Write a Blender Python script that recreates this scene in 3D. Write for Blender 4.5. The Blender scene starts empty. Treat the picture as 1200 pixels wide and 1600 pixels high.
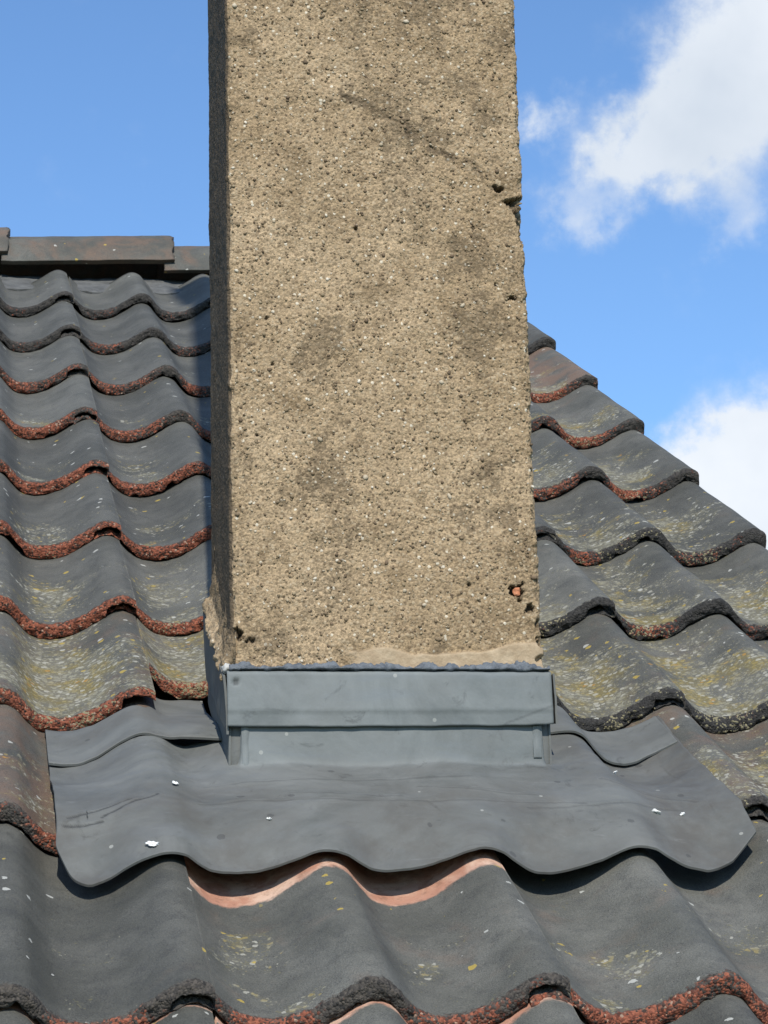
import bpy, math, random
import numpy as np
from mathutils import Matrix, Vector

scene = bpy.context.scene
col = scene.collection
random.seed(7)

# ------------------------------------------------------------------ camera
YAW, PITCH, ROLL = 0.1731639, 0.2384104, -0.0277017
CAM = Vector((-0.21026, -2.11330, -0.13169))
F_PX = 3881.73
fwd = Vector((math.sin(YAW)*math.cos(PITCH), math.cos(YAW)*math.cos(PITCH), math.sin(PITCH)))
r0 = Vector((math.cos(YAW), -math.sin(YAW), 0)); u0 = r0.cross(fwd)
rgt = math.cos(ROLL)*r0 + math.sin(ROLL)*u0
upv = -math.sin(ROLL)*r0 + math.cos(ROLL)*u0
cd = bpy.data.cameras.new('camera'); cam = bpy.data.objects.new('camera', cd); col.objects.link(cam)
m = Matrix((rgt, upv, -fwd)).transposed().to_4x4(); m.translation = CAM
cam.matrix_world = m
cd.sensor_fit = 'VERTICAL'; cd.sensor_height = 24.0; cd.lens = F_PX/1600*24.0
cd.clip_start = 0.05; cd.clip_end = 6000
scene.camera = cam

# ------------------------------------------------------------------ light
SUN_EL = math.radians(41)
sun_dir = Vector((-0.082, -1.0, 0)).normalized()*math.cos(SUN_EL) + Vector((0, 0, math.sin(SUN_EL)))   # towards the sun
sd = bpy.data.lights.new('sun', 'SUN'); sun = bpy.data.objects.new('sun', sd); col.objects.link(sun)
sd.energy = 4.6; sd.angle = math.radians(0.55); sd.color = (1.0, 0.945, 0.855)
sun.rotation_euler = (-sun_dir).to_track_quat('-Z', 'Y').to_euler()
sun.location = (0, 0, 20)

SKY_STRENGTH = 0.15
w = bpy.data.worlds.new('World'); scene.world = w; w.use_nodes = True
w.cycles.sampling_method = 'MANUAL'; w.cycles.sample_map_resolution = 512
wn = w.node_tree; wn.nodes.clear()
def wnode(t, **kw):
    n = wn.nodes.new(t)
    for k, v in kw.items(): setattr(n, k, v)
    return n
def wmath(op, a, b=None, c=None, clamp=False):
    n = wnode('ShaderNodeMath', operation=op, use_clamp=clamp)
    for i, v in enumerate((a, b, c)):
        if v is None: continue
        if isinstance(v, (int, float)): n.inputs[i].default_value = v
        else: wn.links.new(v, n.inputs[i])
    return n.outputs[0]
sky = wnode('ShaderNodeTexSky', sky_type='NISHITA')
sky.sun_disc = False; sky.sun_elevation = SUN_EL
sky.sun_rotation = math.atan2(sun_dir.x, sun_dir.y)
scene.cycles.max_bounces = 5; scene.cycles.diffuse_bounces = 3; scene.cycles.glossy_bounces = 2
sky.air_density = 1.0; sky.dust_density = 0.3; sky.ozone_density = 3.0; sky.altitude = 50
tc = wnode('ShaderNodeTexCoord'); D = tc.outputs['Generated']
def wnoise(scale, detail, rough, dist=0.0, off=(0, 0, 0), stretch=(1, 1, 1)):
    mp = wnode('ShaderNodeMapping'); mp.inputs['Location'].default_value = off; mp.inputs['Scale'].default_value = stretch
    wn.links.new(D, mp.inputs['Vector'])
    n = wnode('ShaderNodeTexNoise'); n.inputs['Scale'].default_value = scale; n.inputs['Detail'].default_value = detail
    n.inputs['Roughness'].default_value = rough; n.inputs['Distortion'].default_value = dist
    wn.links.new(mp.outputs[0], n.inputs['Vector']); return n.outputs['Fac']
CLOUDS = [((0.2953, 0.8718, 0.3910), 0.029, 1.05), ((0.3108, 0.8620, 0.4010), 0.032, 1.0), ((0.2765, 0.8849, 0.3748), 0.019, 0.85), ((0.2640, 0.8885, 0.3750), 0.017, 0.66),
          ((0.2529, 0.8967, 0.3633), 0.015, 0.70), ((0.2371, 0.9077, 0.3464), 0.013, 0.58), ((0.2254, 0.8963, 0.3818), 0.0110, 0.78),
          ((0.3003, 0.8896, 0.3440), 0.016, 0.50), ((0.2950, 0.9250, 0.2400), 0.019, 1.7), ((0.3134, 0.9170, 0.2460), 0.020, 1.7), ((0.3280, 0.9180, 0.2300), 0.038, 1.9)]
def warp(scale, amp, off):
    """direction jostled by noise, so that the cloud banks get ragged edges"""
    mp = wnode('ShaderNodeMapping'); mp.inputs['Location'].default_value = off; wn.links.new(D, mp.inputs['Vector'])
    n = wnode('ShaderNodeTexNoise'); n.inputs['Scale'].default_value = scale; n.inputs['Detail'].default_value = 7; n.inputs['Roughness'].default_value = 0.58
    wn.links.new(mp.outputs[0], n.inputs['Vector'])
    c = wnode('ShaderNodeVectorMath', operation='SUBTRACT'); wn.links.new(n.outputs['Color'], c.inputs[0]); c.inputs[1].default_value = (0.5, 0.5, 0.5)
    k = wnode('ShaderNodeVectorMath', operation='SCALE'); wn.links.new(c.outputs[0], k.inputs[0]); k.inputs['Scale'].default_value = amp
    a = wnode('ShaderNodeVectorMath', operation='ADD'); wn.links.new(D, a.inputs[0]); wn.links.new(k.outputs[0], a.inputs[1]); return a.outputs[0]
DW = warp(30, 0.060, (1.3, 0.2, 4.4))
def blob(c, r, amp):
    """soft lump of cloud round one direction of the sky"""
    s = wnode('ShaderNodeVectorMath', operation='DISTANCE'); wn.links.new(DW, s.inputs[0]); s.inputs[1].default_value = c
    q = wmath('DIVIDE', s.outputs['Value'], r); q = wmath('MULTIPLY', q, q)
    e = wmath('EXPONENT', wmath('MULTIPLY', q, -1.0)); return wmath('MULTIPLY', e, amp)
fine = wnoise(34, 8, 0.62, 0.2, (3.1, 1.7, 0.4))
big = wnoise(3.1, 3, 0.5, 0.3, (0.35, 5.2, 1.3), (1, 1, 1.6))
# loose cumulus over the whole sky, plus the banks seen to the right of the stack
wide = wmath('MULTIPLY', wmath('SUBTRACT', big, 0.60), 3.0)
lumps = None
for c, r, amp in CLOUDS:
    b = blob(c, r, amp); lumps = b if lumps is None else wmath('ADD', lumps, b)
dens = wmath('ADD', wmath('MAXIMUM', wide, -0.30), lumps)
dens = wmath('ADD', dens, wmath('MULTIPLY', wmath('SUBTRACT', fine, 0.5), 0.75))
mr = wnode('ShaderNodeMapRange', interpolation_type='SMOOTHSTEP'); wn.links.new(dens, mr.inputs['Value'])
mr.inputs['From Min'].default_value = -0.24; mr.inputs['From Max'].default_value = 0.68
mask = wmath('MULTIPLY', mr.outputs[0], 0.97)
shade = wnode('ShaderNodeMapRange'); wn.links.new(wnoise(9, 5, 0.55, 0, (8, 2, 1)), shade.inputs['Value'])
shade.inputs['From Min'].default_value = 0.3; shade.inputs['From Max'].default_value = 0.7
cm = wnode('ShaderNodeMix', data_type='RGBA'); wn.links.new(shade.outputs[0], cm.inputs[0])
K = 1/SKY_STRENGTH
cm.inputs[6].default_value = (0.60*K, 0.67*K, 0.76*K, 1); cm.inputs[7].default_value = (0.86*K, 0.90*K, 0.95*K, 1)
# the photograph's sky is a clear, slightly cyan blue
tint = wnode('ShaderNodeMix', data_type='RGBA', blend_type='MULTIPLY'); tint.inputs[0].default_value = 1
wn.links.new(sky.outputs[0], tint.inputs[6]); tint.inputs[7].default_value = (0.80, 0.98, 1.13, 1)
mixc = wnode('ShaderNodeMix', data_type='RGBA')
wn.links.new(mask, mixc.inputs[0]); wn.links.new(tint.outputs[2], mixc.inputs[6]); wn.links.new(cm.outputs[2], mixc.inputs[7])
bg = wnode('ShaderNodeBackground'); bg.inputs['Strength'].default_value = SKY_STRENGTH
wn.links.new(mixc.outputs[2], bg.inputs['Color'])
wo = wnode('ShaderNodeOutputWorld'); wn.links.new(bg.outputs[0], wo.inputs['Surface'])

vs = scene.view_settings
vs.view_transform = 'Standard'; vs.look = 'None'; vs.exposure = 0.12; vs.gamma = 1.0; vs.use_curve_mapping = False

# ------------------------------------------------------------------ numbers of the place
A = 0.5157518                    # roof pitch
G = 0.326699                     # tile gauge up the slope
TW = 0.30                        # cover width of a tile (two rolls)
CA, SA = math.cos(A), math.sin(A)
ROW0 = -0.18                     # the lowest full row has slipped a little down the slope
CX0, CX1 = 0.0635, 0.3915          # stack, left and right
CY0, CY1 = 0.387, 0.585          # stack, front and back
H0 = 0.007
def roofpt(x, s, h): return (x, s*CA - h*SA, s*SA + h*CA)

# ------------------------------------------------------------------ numpy noise
def _hash(i, j, k, seed):
    n = (i.astype(np.int64)*374761393 + j.astype(np.int64)*668265263 + k.astype(np.int64)*2147483647 + seed*144269504) & 0xffffffff
    n = ((n ^ (n >> 13))*1274126177) & 0xffffffff
    n = ((n ^ (n >> 16))*2246822519) & 0xffffffff
    return ((n ^ (n >> 15)) & 0xffffff)/16777215.0
def vnoise(x, y, z, seed=0):
    x, y, z = np.broadcast_arrays(np.asarray(x, float), np.asarray(y, float), np.asarray(z, float))
    xi, yi, zi = np.floor(x), np.floor(y), np.floor(z)
    fx, fy, fz = x-xi, y-yi, z-zi
    fx, fy, fz = [t*t*t*(t*(t*6-15)+10) for t in (fx, fy, fz)]
    r = 0
    for a in (0, 1):
        for b in (0, 1):
            for c in (0, 1):
                wgt = (fx if a else 1-fx)*(fy if b else 1-fy)*(fz if c else 1-fz)
                r = r + wgt*_hash(xi+a, yi+b, zi+c, seed)
    return r*2-1
def fbm(x, y, z, sc, octs=3, seed=0, gain=0.5):
    r, a = 0, 1.0
    for o in range(octs):
        r = r + a*vnoise(x*sc, y*sc, z*sc, seed+o*17); sc *= 2.03; a *= gain
    return r
def sstep(a, b, x):
    t = np.clip((x-a)/(b-a), 0, 1); return t*t*(3-2*t)
def worley(x, y, sc, seed=0):
    """2-D cell noise: distance to the nearest point (0..~1) and the id of its cell"""
    x, y = np.broadcast_arrays(np.asarray(x, float)*sc, np.asarray(y, float)*sc)
    xi, yi = np.floor(x), np.floor(y); best = np.full(x.shape, 9.0); cid = np.zeros(x.shape); z = np.zeros(x.shape)
    for a in (-1, 0, 1):
        for b in (-1, 0, 1):
            px = xi+a+_hash(xi+a, yi+b, z, seed); py = yi+b+_hash(xi+a, yi+b, z, seed+5)
            d = (px-x)**2+(py-y)**2; k = d < best
            best = np.where(k, d, best); cid = np.where(k, _hash(xi+a, yi+b, z, seed+9), cid)
    return np.sqrt(best), cid

# ------------------------------------------------------------------ object helpers
def link(name, mesh, mats, parent=None, smooth=True):
    o = bpy.data.objects.new(name, mesh); col.objects.link(o)
    for mm in (mats if isinstance(mats, (list, tuple)) else [mats]): mesh.materials.append(mm)
    if smooth: mesh.polygons.foreach_set('use_smooth', [True]*len(mesh.polygons))
    if parent: o.parent = parent
    return o
def mesh_np(name, verts, faces, attrs=None):
    me = bpy.data.meshes.new(name)
    verts = np.asarray(verts, float)
    if isinstance(faces, np.ndarray):
        n = len(faces); k = faces.shape[1]
        me.vertices.add(len(verts)); me.vertices.foreach_set('co', verts.ravel())
        me.loops.add(n*k); me.loops.foreach_set('vertex_index', faces.ravel().astype(np.int32))
        me.polygons.add(n); me.polygons.foreach_set('loop_start', np.arange(0, n*k, k, dtype=np.int32))
        me.update(calc_edges=True); me.validate()
    else:
        me.from_pydata(verts.tolist(), [], faces); me.update()
    for k2, v in (attrs or {}).items():
        at = me.attributes.new(k2, 'FLOAT', 'POINT'); at.data.foreach_set('value', np.asarray(v, np.float32).ravel())
    return me
def gridfaces(nu, nv, close_v=False, flip=False, base=0):
    """grid of nu x nv vertices, index = i*nv + j"""
    i = np.arange(nu-1)[:, None]; j = np.arange(nv if close_v else nv-1)[None, :]
    j2 = (j+1) % nv
    a = i*nv+j; b = i*nv+j2; c = (i+1)*nv+j2; d = (i+1)*nv+j
    f = np.stack([a+0*b, b, c, d], -1).reshape(-1, 4)+base
    return f[:, ::-1] if flip else f
def sheet(name, Pt, off, mats, parent, attrs=None):
    """closed sheet: a grid of points (nu, nv, 3) and its back, moved by off (vector or grid)"""
    nu, nv = Pt.shape[:2]; N = nu*nv
    top = Pt.reshape(-1, 3); bot = (Pt+off).reshape(-1, 3)
    f = [gridfaces(nu, nv), gridfaces(nu, nv, flip=True, base=N)]
    idx = np.arange(N).reshape(nu, nv)
    ring = np.concatenate([idx[0, :-1], idx[:-1, -1], idx[-1, :0:-1], idx[:0:-1, 0]])
    r2 = np.roll(ring, -1)
    f.append(np.stack([r2, ring, ring+N, r2+N], -1))
    at = {k: np.concatenate([v.ravel(), v.ravel()]) for k, v in (attrs or {}).items()}
    me = mesh_np(name, np.concatenate([top, bot]), np.concatenate(f), at)
    o = link(name, me, mats, parent)
    me.polygons.foreach_set('use_smooth', [True]*(2*len(f[0])) + [False]*len(f[2]))
    return o
def empty(name, label, cat, loc=(0, 0, 0), group=None):
    o = bpy.data.objects.new(name, None); col.objects.link(o); o.location = loc; o.empty_display_size = 0.1
    o['label'] = label; o['category'] = cat
    if group: o['group'] = group
    return o

# ------------------------------------------------------------------ material helpers
class NT:
    def __init__(s, name):
        s.m = bpy.data.materials.new(name); s.m.use_nodes = True; s.t = s.m.node_tree; s.t.nodes.clear()
        s.out = s.n('ShaderNodeOutputMaterial'); s.b = s.n('ShaderNodeBsdfPrincipled')
        s.t.links.new(s.b.outputs[0], s.out.inputs['Surface'])
    def n(s, t, **kw):
        n = s.t.nodes.new(t)
        for k, v in kw.items(): setattr(n, k, v)
        return n
    def put(s, v, sock):
        if isinstance(v, (int, float)): sock.default_value = v
        elif isinstance(v, tuple): sock.default_value = v if len(v) == len(sock.default_value) else (*v, 1)
        else: s.t.links.new(v, sock)
    def math(s, op, a, b=None, c=None, clamp=False):
        n = s.n('ShaderNodeMath', operation=op, use_clamp=clamp)
        for i, v in enumerate((a, b, c)):
            if v is not None: s.put(v, n.inputs[i])
        return n.outputs[0]
    def mix(s, f, a, b, blend='MIX'):
        n = s.n('ShaderNodeMix', data_type='RGBA', blend_type=blend); n.clamp_factor = True
        s.put(f, n.inputs[0]); s.put(a, n.inputs[6]); s.put(b, n.inputs[7]); return n.outputs[2]
    def step(s, v, a, b, lo=0.0, hi=1.0):
        n = s.n('ShaderNodeMapRange', interpolation_type='SMOOTHSTEP'); s.put(v, n.inputs['Value'])
        n.inputs['From Min'].default_value = a; n.inputs['From Max'].default_value = b
        n.inputs['To Min'].default_value = lo; n.inputs['To Max'].default_value = hi; return n.outputs[0]
    def attr(s, name, obj=False):
        n = s.n('ShaderNodeAttribute', attribute_name=name, attribute_type='OBJECT' if obj else 'GEOMETRY'); return n.outputs['Fac']
    def coords(s, scale=(1, 1, 1), jitter=True):
        t = s.n('ShaderNodeTexCoord'); v = t.outputs['Object']
        if jitter:
            oi = s.n('ShaderNodeObjectInfo'); k = s.n('ShaderNodeVectorMath', operation='SCALE'); k.inputs[0].default_value = (7.3, 3.1, 5.7)
            s.t.links.new(oi.outputs['Random'], k.inputs['Scale'])
            a = s.n('ShaderNodeVectorMath', operation='ADD'); s.t.links.new(v, a.inputs[0]); s.t.links.new(k.outputs[0], a.inputs[1]); v = a.outputs[0]
        if scale != (1, 1, 1):
            mpp = s.n('ShaderNodeMapping'); mpp.inputs['Scale'].default_value = scale; s.t.links.new(v, mpp.inputs[0]); v = mpp.outputs[0]
        return v
    def noise(s, v, scale, detail=3, rough=0.5, dist=0.0):
        n = s.n('ShaderNodeTexNoise'); s.t.links.new(v, n.inputs['Vector']); n.inputs['Scale'].default_value = scale
        n.inputs['Detail'].default_value = detail; n.inputs['Roughness'].default_value = rough; n.inputs['Distortion'].default_value = dist
        return n.outputs['Fac']
    def voro(s, v, scale, out='Distance', rnd=1.0, feature='F1'):
        n = s.n('ShaderNodeTexVoronoi', feature=feature); s.t.links.new(v, n.inputs['Vector']); n.inputs['Scale'].default_value = scale
        n.inputs['Randomness'].default_value = rnd; return n.outputs[out]
    def sep(s, c):
        n = s.n('ShaderNodeSeparateColor'); s.t.links.new(c, n.inputs[0]); return n.outputs
    def bump(s, h, strength, dist, prev=None):
        n = s.n('ShaderNodeBump'); n.inputs['Strength'].default_value = strength; n.inputs['Distance'].default_value = dist
        s.t.links.new(h, n.inputs['Height'])
        if prev: s.t.links.new(prev, n.inputs['Normal'])
        return n.outputs[0]
    def done(s, base, rough=0.8, spec=0.3, normal=None, metal=0.0):
        s.put(base, s.b.inputs['Base Color']); s.put(rough, s.b.inputs['Roughness']); s.put(spec, s.b.inputs['Specular IOR Level'])
        s.put(metal, s.b.inputs['Metallic'])
        if normal: s.t.links.new(normal, s.b.inputs['Normal'])
        return s.m

# ---- concrete roof tile
def mat_tile():
    s = NT('weathered_concrete_tile'); v = s.coords()
    nose = s.attr('nose'); along = s.attr('along'); valley = s.attr('valley')
    rust = s.attr('rust', True); lich = s.attr('lichen', True); brown = s.attr('brown', True); bare = s.attr('bare', True)
    soot = s.attr('soot', True)
    n1 = s.noise(v, 9, 4, 0.6); n2 = s.noise(v, 55, 4, 0.65); n3 = s.noise(v, 700, 3, 0.7)
    base = s.mix(s.step(n1, 0.3, 0.72), (0.060, 0.061, 0.054), (0.097, 0.097, 0.087))
    base = s.mix(s.math('MULTIPLY', s.step(n2, 0.45, 0.75), 0.5), base, (0.045, 0.046, 0.045))
    # brownish where the coating has thinned
    bm = s.math('MULTIPLY', s.step(s.math('ADD', s.noise(v, 14, 4, 0.6, 0.6), s.math('MULTIPLY', s.math('SUBTRACT', brown, 0.5), 0.5)), 0.45, 0.72), s.math('MINIMUM', s.math('ADD', brown, 0.12), 0.85))
    base = s.mix(bm, base, (0.120, 0.082, 0.060))
    # pale dust on rolls
    base = s.mix(s.math('MULTIPLY', s.step(s.noise(v, 22, 5, 0.7, 1.0), 0.56, 0.76), 0.32), base, (0.135, 0.126, 0.108))
    base = s.mix(s.step(n3, 0.35, 0.68), base, s.mix(1.0, base, (1.6, 1.57, 1.52), 'MULTIPLY'))
    oi = s.n('ShaderNodeObjectInfo'); vr = s.n('ShaderNodeMapRange'); s.t.links.new(oi.outputs['Random'], vr.inputs['Value']); vr.inputs['To Min'].default_value = 0.80; vr.inputs['To Max'].default_value = 1.22
    cmb = s.n('ShaderNodeCombineColor'); [s.t.links.new(vr.outputs[0], cmb.inputs[i]) for i in range(3)]
    base = s.mix(1.0, base, cmb.outputs[0], 'MULTIPLY')
    # black pin-holes
    ph = s.math('MULTIPLY', s.math('LESS_THAN', s.voro(v, 420), 0.22), s.math('GREATER_THAN', n2, 0.5))
    base = s.mix(s.math('MULTIPLY', ph, 0.6), base, (0.02, 0.02, 0.02))
    # lichen: crusty islands made of small spots, thickest in the pans and low on the tile
    region = s.math('ADD', s.math('ADD', s.noise(v, 13, 4, 0.65, 0.8), s.math('MULTIPLY', valley, 0.16)), s.math('MULTIPLY', s.math('SUBTRACT', lich, 1.0), 0.42))
    region = s.math('SUBTRACT', region, s.step(along, 0.10, 0.36, 0.0, 0.22))
    wv = s.n('ShaderNodeVectorMath', operation='ADD'); s.t.links.new(v, wv.inputs[0])
    nn = s.n('ShaderNodeTexNoise'); s.t.links.new(v, nn.inputs['Vector']); nn.inputs['Scale'].default_value = 160; nn.inputs['Detail'].default_value = 3
    ks = s.n('ShaderNodeVectorMath', operation='SCALE'); s.t.links.new(nn.outputs['Color'], ks.inputs[0]); ks.inputs['Scale'].default_value = 0.008
    s.t.links.new(ks.outputs[0], wv.inputs[1]); vw = wv.outputs[0]
    cell = s.sep(s.voro(vw, 150, 'Color')); dist = s.voro(vw, 150)
    cell2 = s.sep(s.voro(vw, 330, 'Color')); dist2 = s.voro(vw, 330)
    spot = s.math('MULTIPLY', s.math('LESS_THAN', dist, 0.46), s.math('GREATER_THAN', s.math('ADD', region, s.math('MULTIPLY', cell[0], 0.26)), 0.66))
    spot2 = s.math('MULTIPLY', s.math('LESS_THAN', dist2, 0.50), s.math('GREATER_THAN', s.math('ADD', region, s.math('MULTIPLY', cell2[0], 0.22)), 0.60))
    film = s.math('MULTIPLY', s.step(s.math('ADD', region, s.math('MULTIPLY', s.math('SUBTRACT', s.noise(v, 75, 4, 0.7), 0.5), 0.35)), 0.44, 0.66), 0.80)
    base = s.mix(film, base, s.mix(s.step(s.noise(v, 17, 3, 0.6), 0.45, 0.62), (0.150, 0.142, 0.112), (0.170, 0.138, 0.055)))
    hue = s.noise(v, 17, 3, 0.6)
    lc = s.mix(s.step(hue, 0.45, 0.60), (0.28, 0.27, 0.205), (0.29, 0.225, 0.075))
    lc = s.mix(s.math('MULTIPLY', s.math('GREATER_THAN', cell[1], 0.90), s.step(hue, 0.52, 0.60)), lc, (0.42, 0.21, 0.03))
    lc = s.mix(s.math('GREATER_THAN', cell[2], 0.74), lc, (0.42, 0.41, 0.35))
    lc2 = s.mix(s.math('GREATER_THAN', cell2[2], 0.6), (0.16, 0.145, 0.07), (0.31, 0.295, 0.21))
    base = s.mix(s.math('MULTIPLY', spot2, 0.42), base, lc2)
    base = s.mix(s.math('MULTIPLY', spot, 0.55), base, lc)
    # stray single specks
    c3 = s.sep(s.voro(vw, 48, 'Color')); d3 = s.voro(vw, 48)
    stray = s.math('MULTIPLY', s.math('LESS_THAN', d3, s.math('MULTIPLY_ADD', c3[2], 0.12, 0.08)), s.math('GREATER_THAN', c3[0], s.math('MULTIPLY_ADD', lich, -0.40, 0.86)))
    base = s.mix(s.math('MULTIPLY', stray, 0.8), base, s.mix(s.math('GREATER_THAN', c3[1], 0.6), (0.42, 0.42, 0.38), (0.38, 0.28, 0.06)))
    # worn nose: the coat is gone and the coarse red-brown concrete shows
    ragged = s.math('ADD', s.math('MULTIPLY', s.math('SUBTRACT', s.noise(v, 110, 5, 0.75), 0.5), 1.35), nose)
    worn = s.step(ragged, 0.46, 0.66)
    g1 = s.sep(s.voro(v, 430, 'Color')); gd = s.voro(v, 430)
    redm = s.math('ADD', s.math('ADD', s.noise(v, 16, 4, 0.65, 0.5), s.math('MULTIPLY_ADD', valley, 0.32, -0.11)), s.math('MULTIPLY', s.math('SUBTRACT', rust, 0.5), 0.72))
    redm = s.step(s.math('ADD', redm, s.math('MULTIPLY', s.math('SUBTRACT', g1[0], 0.5), 0.30)), 0.46, 0.60)
    dark = s.mix(g1[1], (0.030, 0.028, 0.026), (0.095, 0.082, 0.068))
    dark = s.mix(soot, dark, s.mix(g1[1], (0.022, 0.022, 0.022), (0.05, 0.048, 0.045)))
    red = s.mix(g1[1], (0.085, 0.029, 0.019), (0.29, 0.100, 0.058))
    red = s.mix(s.math('GREATER_THAN', g1[2], 0.80), red, (0.05, 0.032, 0.025))
    red = s.mix(s.math('MULTIPLY', s.math('LESS_THAN', g1[2], 0.035), 0.6), red, (0.40, 0.30, 0.22))
    nc = s.mix(s.math('MULTIPLY', redm, s.step(ragged, 0.55, 0.82)), dark, red)
    nl = s.math('MULTIPLY', s.math('GREATER_THAN', s.math('ADD', s.math('MULTIPLY', g1[2], 0.5), s.math('MULTIPLY', region, 0.8)), 0.90), 0.7)
    nc = s.mix(nl, nc, (0.28, 0.25, 0.15))
    base = s.mix(worn, base, nc)
    # head of a slipped tile that used to be covered: clean salmon concrete
    edge = s.math('ADD', along, s.math('MULTIPLY', s.math('SUBTRACT', s.noise(v, 60, 4, 0.7), 0.5), 0.020))
    bmask = s.math('MULTIPLY', s.step(s.math('SUBTRACT', s.math('MULTIPLY_ADD', valley, 0.010, s.math('SUBTRACT', edge, 0.010)), bare), -0.003, 0.004), s.math('LESS_THAN', bare, 5.0))
    bc = s.mix(s.step(s.noise(v, 26, 4, 0.6, 0.8), 0.35, 0.7), (0.40, 0.205, 0.140), (0.58, 0.40, 0.30))
    bc = s.mix(s.math('MULTIPLY', s.step(s.noise(v, 95, 4, 0.7), 0.5, 0.72), 0.5), bc, (0.17, 0.10, 0.07))
    base = s.mix(bmask, base, bc)
    bh = s.math('ADD', s.math('MULTIPLY', n3, 0.0010), s.math('ADD', s.math('MULTIPLY', s.noise(v, 40, 2, 0.6), 0.0009), s.math('MULTIPLY', s.math('MULTIPLY', nose, gd), -0.0016)))
    nrm = s.bump(bh, 0.9, 1.0)
    return s.done(base, s.math('MULTIPLY_ADD', worn, 0.3, 0.62), 0.2, nrm)

# ---- dull lead sheet
def mat_lead(name, jitter=True):
    s = NT(name); v = s.coords(jitter=jitter)
    n1 = s.noise(v, 8, 6, 0.68, 1.0); n2 = s.noise(s.coords((1, 6, 6), jitter), 7, 4, 0.6, 0.4); n3 = s.noise(v, 90, 4, 0.7)
    base = s.mix(s.step(n1, 0.30, 0.72), (0.098, 0.104, 0.099), (0.152, 0.157, 0.149))
    base = s.mix(s.math('MULTIPLY', s.step(n2, 0.50, 0.72), 0.55), base, (0.125, 0.134, 0.137))
    base = s.mix(s.math('MULTIPLY', s.step(s.noise(v, 28, 5, 0.7, 1.2), 0.58, 0.74), 0.55), base, (0.047, 0.048, 0.046))
    base = s.mix(s.math('MULTIPLY', s.step(n3, 0.45, 0.7), 0.25), base, (0.135, 0.14, 0.138))
    dust = s.attr('dust'); base = s.mix(s.math('MULTIPLY', dust, s.step(s.noise(v, 30, 4, 0.7), 0.3, 0.7, 0.4, 1.0)), base, (0.082, 0.076, 0.067))
    clean = s.attr('clean'); base = s.mix(clean, base, s.mix(1.0, base, (1.35, 1.42, 1.48), 'MULTIPLY'))
    base = s.mix(s.math('MULTIPLY', s.step(s.noise(s.coords((1.2, 1.2, 9), jitter), 16, 5, 0.7, 0.6), 0.60, 0.78), 0.40), base, (0.21, 0.215, 0.21))
    scr = s.attr('scratch'); base = s.mix(scr, base, (0.022, 0.023, 0.024))
    c3 = s.sep(s.voro(v, 75, 'Color')); d3 = s.voro(v, 75)
    base = s.mix(s.math('MULTIPLY', s.math('MULTIPLY', s.math('LESS_THAN', d3, 0.16), s.math('GREATER_THAN', c3[0], 0.965)), 0.4), base, (0.42, 0.42, 0.38))
    c4 = s.sep(s.voro(v, 40, 'Color')); d4 = s.voro(v, 40)
    base = s.mix(s.math('MULTIPLY', s.math('MULTIPLY', s.math('LESS_THAN', s.math('ADD', d4, s.math('MULTIPLY', n3, 0.2)), 0.26), s.math('GREATER_THAN', c4[0], 0.90)), 0.4), base, (0.03, 0.031, 0.033))
    nrm = s.bump(s.noise(v, 24, 4, 0.55), 0.30, 0.004)
    nrm = s.bump(s.noise(v, 420, 2, 0.6), 0.15, 0.0006, nrm)
    return s.done(base, s.step(n1, 0.3, 0.7, 0.54, 0.70), 0.17, nrm, 0.0)

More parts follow.
